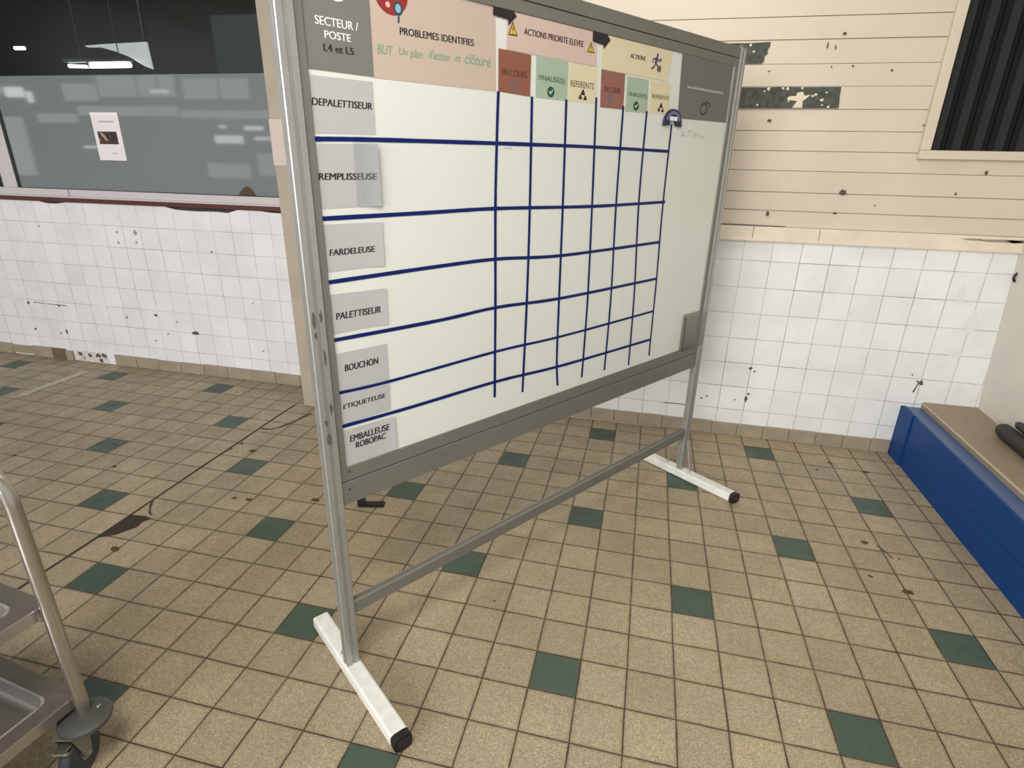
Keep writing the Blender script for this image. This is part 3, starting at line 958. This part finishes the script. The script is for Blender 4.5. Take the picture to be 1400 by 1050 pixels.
def lettering(par, items, mt, bold=.018, shear=0.0, name='lettering', dy=-.0009):
    """items: (text, s0, s1, z0, z1) or (text, quad TL TR BR BL)"""
    cx, cz = par['_cx'], par['_cz']
    for it in items:
        mb = MB()
        vs, fs = text_faces(it[0], 0.0, shear)
        nb = bold * 1.7
        if len(it) == 2:
            TL, TR, BR_, BL = it[1]
        else:
            s0, s1, z0, z1 = it[1:]
            TL, TR, BR_, BL = (s0, z1), (s1, z1), (s1, z0), (s0, z0)
        for kk, sh in enumerate((-nb, 0, nb) if nb > 0.002 else (0,)):
          bv = []
          for u, v in vs:
            u = u + sh / max(1, len(it[0])) * 1.6
            s = (BL[0] * (1 - u) + BR_[0] * u) * (1 - v) + (TL[0] * (1 - u) + TR[0] * u) * v
            z = (BL[1] * (1 - u) + BR_[1] * u) * (1 - v) + (TL[1] * (1 - u) + TR[1] * u) * v
            ck, sl0, sr0 = par['_curl']
            bv.append(mb.bm.verts.new((s - cx, dy - kk * 1e-5 - ck * max(0, ((s - sl0) / (sr0 - sl0) - .6) / .4) ** 2 - (.0003 if ck else 0), z - cz)))
          for f in fs:
            try:
                mb.bm.faces.new([bv[i] for i in f])
            except ValueError:
                pass
        mb.build(name, mt, par)


def flat(par, outlines, mt, name, dy=-.0009):
    mb = MB()
    cx, cz = par['_cx'], par['_cz']
    for k_, o in enumerate(outlines):
        mb.poly([(s - cx, dy - k_ * 1e-5, z - cz) for s, z in o])
    return mb.build(name, mt, par)


def ell(cx, cz, rx, rz_, n=20):
    return [(cx + rx * math.cos(2 * PI * i / n), cz + rz_ * math.sin(2 * PI * i / n)) for i in range(n)]


GROW = 'grey row label sheets down the left of the whiteboard'
s1_ = sheet('header_sheet', 'dark grey header sheet reading SECTEUR / POSTE L4 et L5', 'paper sheet', [(.057, 1.916), (.2165, 1.916), (.2165, 1.7185), (.057, 1.7195)], M['sheet_dark'], 1)
lettering(s1_, [('SECTEUR /', .083, .184, 1.806, 1.8225), ('POSTE', .102, .164, 1.782, 1.797)], M['ink_white'], .012)
lettering(s1_, [('L4 et L5', .0975, .169, 1.757, 1.7715)], M['ink'], .03, name='section_lettering')
flat(s1_, [ell(.137, 1.872, .022, .017)], M['ink_white'], 'printed_icon')

rows = [('DEPALETTISEUR', [(.059, 1.7076), (.2127, 1.7076), (.2129, 1.594), (.057, 1.591)], [(.0585, .207, 1.648, 1.663)], 0, 'light grey sheet reading DEPALETTISEUR, topmost row label on the whiteboard'),
        ('REMPLISSEUSE', [(.058, 1.5695), (.2125, 1.5735), (.2142, 1.430), (.058, 1.427)], [(.0575, .206, 1.492, 1.507)], .007, 'light grey sheet reading REMPLISSEUSE under a loose clear sleeve'),
        ('FARDELEUSE', [(.058, 1.392), (.2146, 1.390), (.2140, 1.280), (.058, 1.279)], [(.0665, .190, 1.318, 1.333)], .003, 'light grey sheet reading FARDELEUSE'),
        ('PALETTISEUR', [(.058, 1.2235), (.2159, 1.2202), (.2147, 1.122), (.058, 1.122)], [(.068, .195, 1.158, 1.1755)], .002, 'light grey sheet reading PALETTISEUR'),
        ('BOUCHON', [(.057, 1.0690), (.2087, 1.0680), (.2085, .960), (.057, .966)], [(.079, .178, 1.0165, 1.035)], 0, 'light grey sheet reading BOUCHON'),
        ('ETIQUETEUSE', [(.058, .9566), (.2100, .9540), (.2075, .870), (.057, .868)], [(.0645, .1937, .9095, .9255)], 0, 'light grey sheet reading ETIQUETEUSE'),
        ('EMBALLEUSE|ROBOPAC', [(.057, .8495), (.218, .8465), (.2195, .7395), (.057, .7395)], [(.075, .199, .8095, .829), (.0905, .185, .786, .8045)], .003, 'light grey sheet reading EMBALLEUSE, lowest row label on the whiteboard')]
for txt, cor, boxes, curl, lab in rows:
    o = sheet('row_label_sheet', lab, 'paper sheet', cor, M['sheet_grey'], 0, curl, GROW)
    lettering(o, [(t,) + b for t, b in zip(txt.split('|'), boxes)], M['ink'], .022, 0.12)
    if txt == 'REMPLISSEUSE':
        cx, cz = o['_cx'], o['_cz']
        sl = MB().prism([(.150 - cx, -.002), (.18 - cx, -.006), (.2155 - cx, -.0135), (.2155 - cx, -.0131), (.18 - cx, -.0056), (.150 - cx, -.0016)], lambda p, q, h: (p, q, h), 1.4295 - cz, 1.5765 - cz)
        sl.build('plastic_sleeve', M['sleeve'], o)['label'] = 'clear shiny sleeve bulging at the right edge'

o = sheet('header_sheet', 'wide salmon header sheet reading PROBLEMES IDENTIFIES with green handwriting', 'paper sheet', [(.2175, 1.917), (.5905, 1.917), (.5950, 1.7195), (.2170, 1.7165)], M['sheet_salmon'], 0)
lettering(o, [('PROBLEMES IDENTIFIES', [(.294, 1.8300), (.5165, 1.8340), (.5175, 1.8185), (.2935, 1.8145)])], M['ink'], .02)
hx = [('BUT', .230, .272, 1.7680, 1.7880), ('Un', .289, .312, 1.7725, 1.7880), ('plan', .320, .356, 1.7655, 1.7895), ("d'action", .374, .438, 1.774, 1.794), ('et', .455, .474, 1.777, 1.791), ('clôturé', .487, .575, 1.776, 1.800)]
lettering(o, hx, M['marker_green'], .004, .18, 'handwriting')
flat(o, [[(.274 + .045 * math.cos(t), min(1.9155, 1.895 + .0445 * math.sin(t))) for t in [2 * PI * i / 36 for i in range(36)]]], M['icon_red'], 'printed_icon')
flat(o, [ell(.264, 1.8895, .006, .006), ell(.264, 1.8705, .006, .006)], mat('icon_rose', srgb(236, 180, 176), .5), 'icon_dot', -.0010)
flat(o, [[(.2935, 1.852), (.2945, 1.8465), (.2925, 1.8375), (.2885, 1.8375), (.2895, 1.852)], ell(.2912, 1.8668, .0125, .0145)], M['icon_teal'], 'icon_magnifier', -.0011)
flat(o, [ell(.2912, 1.8668, .0075, .009)], M['icon_sky'], 'icon_lens', -.0013)

def arrow(cor, lab, group):
    o = empty
    cx = sum(c[0] for c in cor) / len(cor)
    cz = min(c[1] for c in cor)
    mb = MB().prism([(s - cx, z - cz) for s, z in cor], lambda p, q, h: (p, h, q), -.0006, 0)
    ob = mb.build('paper_arrow', M['ink'])
    ob.location = at_board(cx, SY - .0003 - 3 * .0008, cz)
    ob.rotation_euler = (0, 0, BR)
    tag(ob, lab, 'arrow', group)

arrow([(.582, 1.9255), (.6357, 1.9262), (.6378, 1.934), (.6650, 1.9078), (.6357, 1.8827), (.6350, 1.8955), (.581, 1.8984)], 'black paper arrow between the salmon sheet and the pink sheet', 'black arrows at the top of the whiteboard')
arrow([(.9844, 1.9185), (1.0429, 1.9168), (1.0448, 1.9265), (1.0715, 1.9044), (1.0418, 1.8773), (1.0395, 1.8870), (.9866, 1.8909)], 'black paper arrow between the pink sheet and the cream ACTIONS sheet', 'black arrows at the top of the whiteboard')

o = sheet('header_sheet', 'pink header sheet reading ACTIONS PRIORITE ELEVEE with two warning triangles', 'paper sheet', [(.632, 1.917), (1.006, 1.917), (1.0130, 1.8250), (.6305, 1.8258)], M['sheet_pink'], 1)
lettering(o, [('ACTIONS PRIORITE ELEVEE', .696, .945, 1.8695, 1.8855)], M['ink'], .02)
def tri(a, b, c, r=.88):
    return [a, b, c]
for (a, b, c) in (((.6527, 1.8945), (.6365, 1.8605), (.6715, 1.8615)), ((.9795, 1.8895), (.9645, 1.8592), (.9990, 1.8602))):
    flat(o, [[a, b, c]], M['ink'], 'warning_triangle')
    m_ = ((a[0] + b[0] + c[0]) / 3, (a[1] + b[1] + c[1]) / 3)
    inn = [(m_[0] + (p[0] - m_[0]) * .74, m_[1] + (p[1] - m_[1]) * .74) for p in (a, b, c)]
    flat(o, [inn], M['icon_yellow'], 'triangle_fill', -.0011)
    flat(o, [[(m_[0] - .0018, m_[1] + .010), (m_[0] + .0018, m_[1] + .010), (m_[0] + .001, m_[1] - .002), (m_[0] - .001, m_[1] - .002)], ell(m_[0], m_[1] - .006, .0017, .0017, 8)], M['ink'], 'exclamation_mark', -.0013)

def people(cx, cz, w_, h_):
    out = []
    for dx, dz, k in ((0, .42, 1), (-.28, -.08, .8), (.30, -.12, .8)):
        x, z = cx + dx * w_, cz + dz * h_
        out.append(ell(x, z + .10 * h_ * k, .16 * w_ * k, .13 * h_ * k, 12))
        out.append([(x - .26 * w_ * k, z - .32 * h_ * k), (x + .26 * w_ * k, z - .32 * h_ * k), (x + .22 * w_ * k, z - .06 * h_ * k), (x + .08 * w_ * k, z), (x - .08 * w_ * k, z), (x - .22 * w_ * k, z - .06 * h_ * k)])
    return out

PIN = 'ACTIONS PRIORITE ELEVEE sheet'
GS = 'small status sheets under the headers'
for enc, fin, ref, name_, mt_b in (
        ([(.603, 1.8245), (.7268, 1.8235), (.727, 1.7168), (.604, 1.7205)], [(.7470, 1.8235), (.8845, 1.8225), (.8855, 1.7179), (.7490, 1.7163)], [(.8870, 1.8230), (1.0185, 1.8235), (1.0240, 1.7210), (.8885, 1.7181)], 'pink', 'sheet_brick'),
        ([(1.0400, 1.8200), (1.1640, 1.8190), (1.1690, 1.7122), (1.0460, 1.7115)], [(1.1760, 1.8140), (1.2990, 1.8150), (1.3090, 1.7098), (1.1820, 1.7074)], [(1.3090, 1.8150), (1.4350, 1.8160), (1.4470, 1.7140), (1.3165, 1.7103)], 'cream', 'sheet_brick2')):
    first = name_ == 'pink'
    under = 'the pink header sheet' if first else 'the cream ACTIONS sheet'
    o = sheet('status_sheet', 'small brick red sheet reading EN COURS under ' + under, 'paper sheet', enc, M[mt_b], 0, 0, GS)
    bx = (.6165, .7115, 1.763, 1.779) if first else (1.061, 1.1475, 1.759, 1.775)
    lettering(o, [('EN COURS',) + bx], M['ink_brown'], .02)
    c_ = (.665, 1.7425) if first else (1.096, 1.7430)
    flat(o, [ell(c_[0], c_[1], .016, .0155)], M['icon_slate'], 'printed_icon')
    flat(o, [ell(c_[0], c_[1], .011, .0105)], M[mt_b], 'icon_ring', -.0011)
    flat(o, [[(c_[0] - .002, c_[1] + .008), (c_[0] + .007, c_[1] + .003), (c_[0] + .004, c_[1] - .007), (c_[0] - .002, c_[1] - .005)]], M['icon_slate'], 'icon_hand', -.0013)
    o = sheet('status_sheet', 'small mint green sheet reading FINALISE(S) under ' + under, 'paper sheet', fin, M['sheet_green'], 0, 0, GS)
    bx = (.760, .870, 1.7595, 1.7775) if first else (1.191, 1.296, 1.7525, 1.769)
    lettering(o, [('FINALISE(S)',) + bx], M['ink_green'], .012)
    c_ = (.812, 1.7363) if first else (1.2385, 1.7285)
    flat(o, [ell(c_[0], c_[1], .0155, .0145)], M['icon_check'], 'printed_icon')
    flat(o, [[(c_[0] - .008, c_[1] + .0005), (c_[0] - .006, c_[1] + .003), (c_[0] - .002, c_[1] - .002), (c_[0] + .007, c_[1] + .007), (c_[0] + .009, c_[1] + .0045), (c_[0] - .002, c_[1] - .007)]], mat('icon_mint', srgb(214, 232, 216), .5), 'check_mark', -.0011)
    o = sheet('status_sheet', 'small cream sheet reading REFERENTS under ' + under, 'paper sheet', ref, M['sheet_cream'], 0, 0, GS)
    bx = (.898, 1.007, 1.759, 1.777) if first else (1.327, 1.4325, 1.760, 1.774)
    lettering(o, [('REFERENTS',) + bx], M['ink_olive'], .012)
    c_ = (.957, 1.741) if first else (1.388, 1.734)
    flat(o, people(c_[0], c_[1] - .004, .040, .028), M['ink'], 'printed_icon')

o = sheet('header_sheet', 'cream header sheet reading ACTIONS with a violet running figure', 'paper sheet', [(1.0300, 1.917), (1.4260, 1.9165), (1.4085, 1.8200), (1.0385, 1.8215)], M['sheet_cream'], 1)
lettering(o, [('ACTIONS', 1.183, 1.267, 1.8685, 1.8820)], M['ink'], .02)
rc = (1.330, 1.870)
def lim(a, b, w_): 
    L_, R_ = ribbon([a, b], w_)
    return L_ + R_[::-1]
fig = [ell(rc[0] + .006, rc[1] + .024, .006, .006, 12), lim((rc[0] + .004, rc[1] + .018), (rc[0] - .002, rc[1] - .002), .013), lim((rc[0] + .004, rc[1] + .014), (rc[0] + .022, rc[1] + .006), .005), lim((rc[0] + .002, rc[1] + .014), (rc[0] - .018, rc[1] + .010), .005),
       lim((rc[0] - .018, rc[1] + .010), (rc[0] - .020, rc[1] - .003), .005), lim((rc[0] - .002, rc[1] - .001), (rc[0] + .014, rc[1] - .010), .006), lim((rc[0] + .014, rc[1] - .010), (rc[0] + .012, rc[1] - .024), .006), lim((rc[0] - .003, rc[1] - .001), (rc[0] - .010, rc[1] - .014), .006), lim((rc[0] - .010, rc[1] - .014), (rc[0] - .024, rc[1] - .020), .006)]
flat(o, fig, M['icon_violet'], 'printed_icon')
flat(o, [ell(rc[0] + .024, rc[1] - .016, .011, .011, 14), ell(rc[0] + .026, rc[1] + .012, .006, .006, 10)], M['ink_olive'], 'icon_gear', -.0008)

o = sheet('header_sheet', 'large charcoal grey sheet with blurred white line at the top right of the whiteboard', 'paper sheet', [(1.4880, 1.9165), (1.8640, 1.9165), (1.8660, 1.7096), (1.5030, 1.7057)], M['sheet_dark2'], 1)
mb = MB()
cx, cz = o['_cx'], o['_cz']
ss = 1.545
while ss < 1.812:
    ww = random.uniform(.005, .011)
    hh = random.choice([.006, .006, .007, .009])
    mb.box(ss - cx, ss + ww - cx, -.0011, -.0008, 1.811 - cz, 1.811 + hh - cz)
    ss += ww + .0022
mb.build('blurred_lettering', M['ink_grey'], o)
ic = MB()
ring = [(1.679 + .026 * math.cos(t), 1.748 + .019 * math.sin(t)) for t in [2 * PI * i / 20 for i in range(21)]]
strip_faces(ic, ring, .005, lambda s, z: (s - cx, -.001, z - cz))
ring = [(1.699 + .022 * math.cos(t), 1.762 + .012 * math.sin(t)) for t in [-.6 + 3.2 * i / 12 for i in range(13)]]
strip_faces(ic, ring, .005, lambda s, z: (s - cx, -.0012, z - cz))
ic.build('printed_icon', M['ink'], o)

# arch-shaped magnet
mg = empty('arch_magnet', 'dark blue arch-shaped magnet clipped over the last vertical line', 'magnet', at_board(1.466, SY - .0012, 1.682), BR)
def arch(ro, ri, a0, a1, sx, n=16):
    o_ = [(sx * ro * math.cos(a0 + (a1 - a0) * i / n), ro * math.sin(a0 + (a1 - a0) * i / n)) for i in range(n + 1)]
    i_ = [(sx * ri * math.cos(a0 + (a1 - a0) * i / n), ri * math.sin(a0 + (a1 - a0) * i / n)) for i in range(n + 1)]
    return o_ + i_[::-1]
A0, A1 = math.radians(8), math.radians(172)
MB().prism(arch(.054, .019, math.radians(-6), math.radians(186), 1.08), lambda p, q, h: (p, h, q - .002), -.008, 0).build('magnet_body', M['magnet_blue'], mg)
MB().prism(arch(.047, .036, A0 + .25, A1 - .25, 1.08), lambda p, q, h: (p, h, q - .002), -.0088, -.008).build('pale_band', M['magnet_pale'], mg)
MB().box(-.024, .024, -.0095, -.008, .012, .026, .0003).build('white_label', M['ink_white'], mg)

# clear leaflet holder at the lower right
ph = empty('leaflet_holder', 'clear plastic leaflet holder at the lower right corner of the whiteboard', 'holder', at_board(1.815, SY - .0005, .735), BR)
MB().box(-.080, .085, -.0015, 0, .003, .172, .0003).build('back_sheet', M['acrylic'], ph)
MB().box(-.080, .100, -.0175, -.016, .0, .160, .0003).build('front_sheet', M['acrylic'], ph)
MB().box(-.0815, -.0795, -.0178, -.013, .0, .165, .0003).build('edge_strip', M['groove'], ph)
MB().box(-.079, .100, -.0158, -.0112, .0, .0015).build('bottom_fold', M['acrylic'], ph)

# small dropped piece on the floor
lp_ = MB().prism([(-.062, .0008), (.058, .0008), (.062, .005), (.062, .013), (.054, .016), (-.028, .014), (-.034, .042), (-.040, .046), (-.058, .044), (-.062, .040)], lambda p, q, h: (p, h, q), -.016, .016)
lo = lp_.build('plastic_bracket', M['black'])
lo.location = (-.928, .805, 0)
lo.rotation_euler = (0, 0, math.radians(14))
tag(lo, 'small black L-shaped plastic piece lying on the floor behind the whiteboard', 'bracket')

# ------------------------------------------------------------------ stainless trolley at the left
TR = empty('service_trolley', 'stainless steel service trolley with two shelves and castors at the left edge', 'trolley', (-1.093, -.503, 0), math.radians(-7))
TW, TL = .55, .85
post_xy = [(0, 0), (-TW, 0), (0, -TL), (-TW, -TL)]
for s_y in (0, -TL):
    p = [(0, s_y, .172), (0, s_y, .80)]
    for i in range(1, 9):
        a = PI / 2 * i / 8
        p.append((-.10 * (1 - math.cos(a)), s_y, .80 + .10 * math.sin(a)))
    p.append((-TW / 2, s_y, .90))
    for i in range(0, 9):
        a = PI / 2 * i / 8
        p.append((-TW + .10 * (1 - math.sin(a)), s_y, .80 + .10 * math.cos(a)))
    p.append((-TW, s_y, .172))
    MB().tube(p, .0165, 18).build('post_hoop', M['steel'], TR, True)


def shelf(zt):
    """pressed steel shelf with a rounded sunken well and a folded rim"""
    mb = MB()
    xo0, xo1, yo0, yo1 = -TW - .002, -.014, -TL - .012, .014

    def rr(x0, x1, y0_, y1_, r, n=6):
        out = []
        for cx_, cy_, a in ((x1 - r, y1_ - r, 0), (x0 + r, y1_ - r, PI / 2), (x0 + r, y0_ + r, PI), (x1 - r, y0_ + r, 1.5 * PI)):
            for i in range(n + 1):
                t = a + PI / 2 * i / n
                out.append((cx_ + r * math.cos(t), cy_ + r * math.sin(t)))
        return out
    b = .046
    rings = [(rr(xo0, xo1, yo0, yo1, .006), zt - .032), (rr(xo0, xo1, yo0, yo1, .006), zt - .002), (rr(xo0 + .002, xo1 - .002, yo0 + .002, yo1 - .002, .006), zt),
             (rr(xo0 + b, xo1 - b, yo0 + b, yo1 - b, .032), zt), (rr(xo0 + b + .003, xo1 - b - .003, yo0 + b + .003, yo1 - b - .003, .030), zt + .0035),
             (rr(xo0 + b + .007, xo1 - b - .007, yo0 + b + .007, yo1 - b - .007, .028), zt), (rr(xo0 + b + .010, xo1 - b - .010, yo0 + b + .010, yo1 - b - .010, .026), zt - .030),
             (rr(xo0 + b + .018, xo1 - b - .018, yo0 + b + .018, yo1 - b - .018, .024), zt - .040), (rr(xo0 + b + .035, xo1 - b - .035, yo0 + b + .035, yo1 - b - .035, .02), zt - .043)]
    vr = [[mb.bm.verts.new((x, y, z)) for x, y in r] for r, z in rings]
    n = len(vr[0])
    for a, c in zip(vr, vr[1:]):
        for j in range(n):
            mb.bm.faces.new((a[j], a[(j + 1) % n], c[(j + 1) % n], c[j]))
    mb.bm.faces.new(vr[-1])
    o = mb.build('shelf', M['steel_sheet'], TR, True)
    return o


shelf(.222)
shelf(.520)
for (px, py) in post_xy:
    cb = MB().lathe([(.040, -.012), (.056, -.010), (.061, -.002), (.060, .006), (.050, .012), (.022, .014)], (px + .012, py - .008, .162), (0, 0, 1), 28).build('bumper_disc', M['bumper'], TR, True)
    cs = MB()
    ax = Vector((math.cos(math.radians(22)), math.sin(math.radians(22)), 0))
    fwd = Vector((-ax.y, ax.x, 0))
    ctr = Vector((px - .004, py - .036, .0625))
    wheel = MB().lathe([(.020, -.016), (.050, -.016), (.058, -.014), (.0622, -.008), (.0622, .008), (.058, .014), (.050, .016), (.020, .016)], ctr, ax, 32).build('wheel', M['tyre'], TR, True)
    MB().lathe([(.018, -.019), (.018, .019)], ctr, ax, 16).lathe([(.007, -.028), (.007, .028)], ctr, ax, 10).build('hub', M['steel'], wheel, True)
    fk_ = MB()
    for sd in (-1, 1):
        pts_ = [(-.010, -.008), (.010, -.008), (.024, .086), (-.034, .086)]
        fk_.prism(pts_, (lambda sd_: (lambda p, q, h: ctr + fwd * p + ax * (sd_ * h) + Vector((0, 0, q))))(sd), .0215, .0245)
    fk_.prism([(-.034, -.0245), (.024, -.0245), (.024, .0245), (-.034, .0245)], lambda p, q, h: ctr + fwd * p + ax * q + Vector((0, 0, h)), .084, .0885)
    fk_.build('fork', M['alu_dark'], TR)
    bk = MB().prism([(-.055, -.012), (-.020, -.016), (-.020, .016), (-.055, .012)], lambda p, q, h: ctr + fwd * p + ax * q + Vector((0, 0, h)), .064, .068)
    bk.lathe([(.005, -.018), (.005, .018)], ctr + fwd * -.05 + Vector((0, 0, .06)), ax, 10)
    bk.build('brake_pedal', M['steel'], TR)
    MB().lathe([(.006, 0), (.006, .006), (.003, .008)], (px + .024, py + .022, .172), (0, 0, 1), 10).build('bolt', M['steel'], cb, True)

# ------------------------------------------------------------------ far side of the hall (seen only as reflections)
struct(MB().box(-32, 4, -10.2, -10.0, 0, 8.5), 'wall_front', M['hall'], 'far hall wall')
dim = mat('overcast_window_pane', srgb(200, 206, 210), .4, emit=(.9, .95, 1, 1), estr=1.5)
lit = mat('bright_window_pane', srgb(230, 236, 240), .4, emit=(.95, .98, 1, 1), estr=6.0)
wn_ = MB()
for x0, x1, z0, z1 in [(-17.2, -16.0, 2.95, 3.4), (-15.9, -14.6, 3.05, 3.6), (-14.5, -13.9, 3.05, 3.6), (-13.8, -13.3, 3.05, 3.6), (-13.0, -11.9, 3.0, 3.5), (-11.8, -10.9, 3.0, 3.5), (-18.4, -16.9, 2.35, 2.6), (-16.8, -13.3, 2.55, 2.8), (-13.2, -10.0, 2.5, 2.7),
                       (-20.6, -19.0, .8, 2.5), (-12.6, -11.2, .9, 1.3), (-10.9, -9.6, 1.0, 1.6)]:
    wn_.box(x0, x1, -9.999, -9.97, z0, z1)
struct(wn_, 'window_2', dim, 'dim windows and pale panels on the far hall wall')
wn_ = MB()
for x0, x1, z0, z1 in [(-20.8, -20.5, 3.2, 3.3), (-20.2, -19.6, 3.2, 3.32), (-19.4, -18.7, 3.05, 3.32), (-18.6, -18.4, 2.9, 3.2), (-12.0, -11.8, 2.25, 2.32), (-11.2, -10.6, 2.2, 2.3), (-12.2, -11.3, 1.85, 2.05), (-10.9, -9.5, 1.95, 2.02), (-14.1, -13.5, 3.15, 3.22), (-16.9, -16.3, 1.65, 1.7)]:
    wn_.box(x0, x1, -9.999, -9.96, z0, z1)
struct(wn_, 'window_3', lit, 'bright windows on the far hall wall')

for o in list(COL.objects):
    for k_ in ('_cx', '_cz', '_curl'):
        if k_ in o:
            del o[k_]
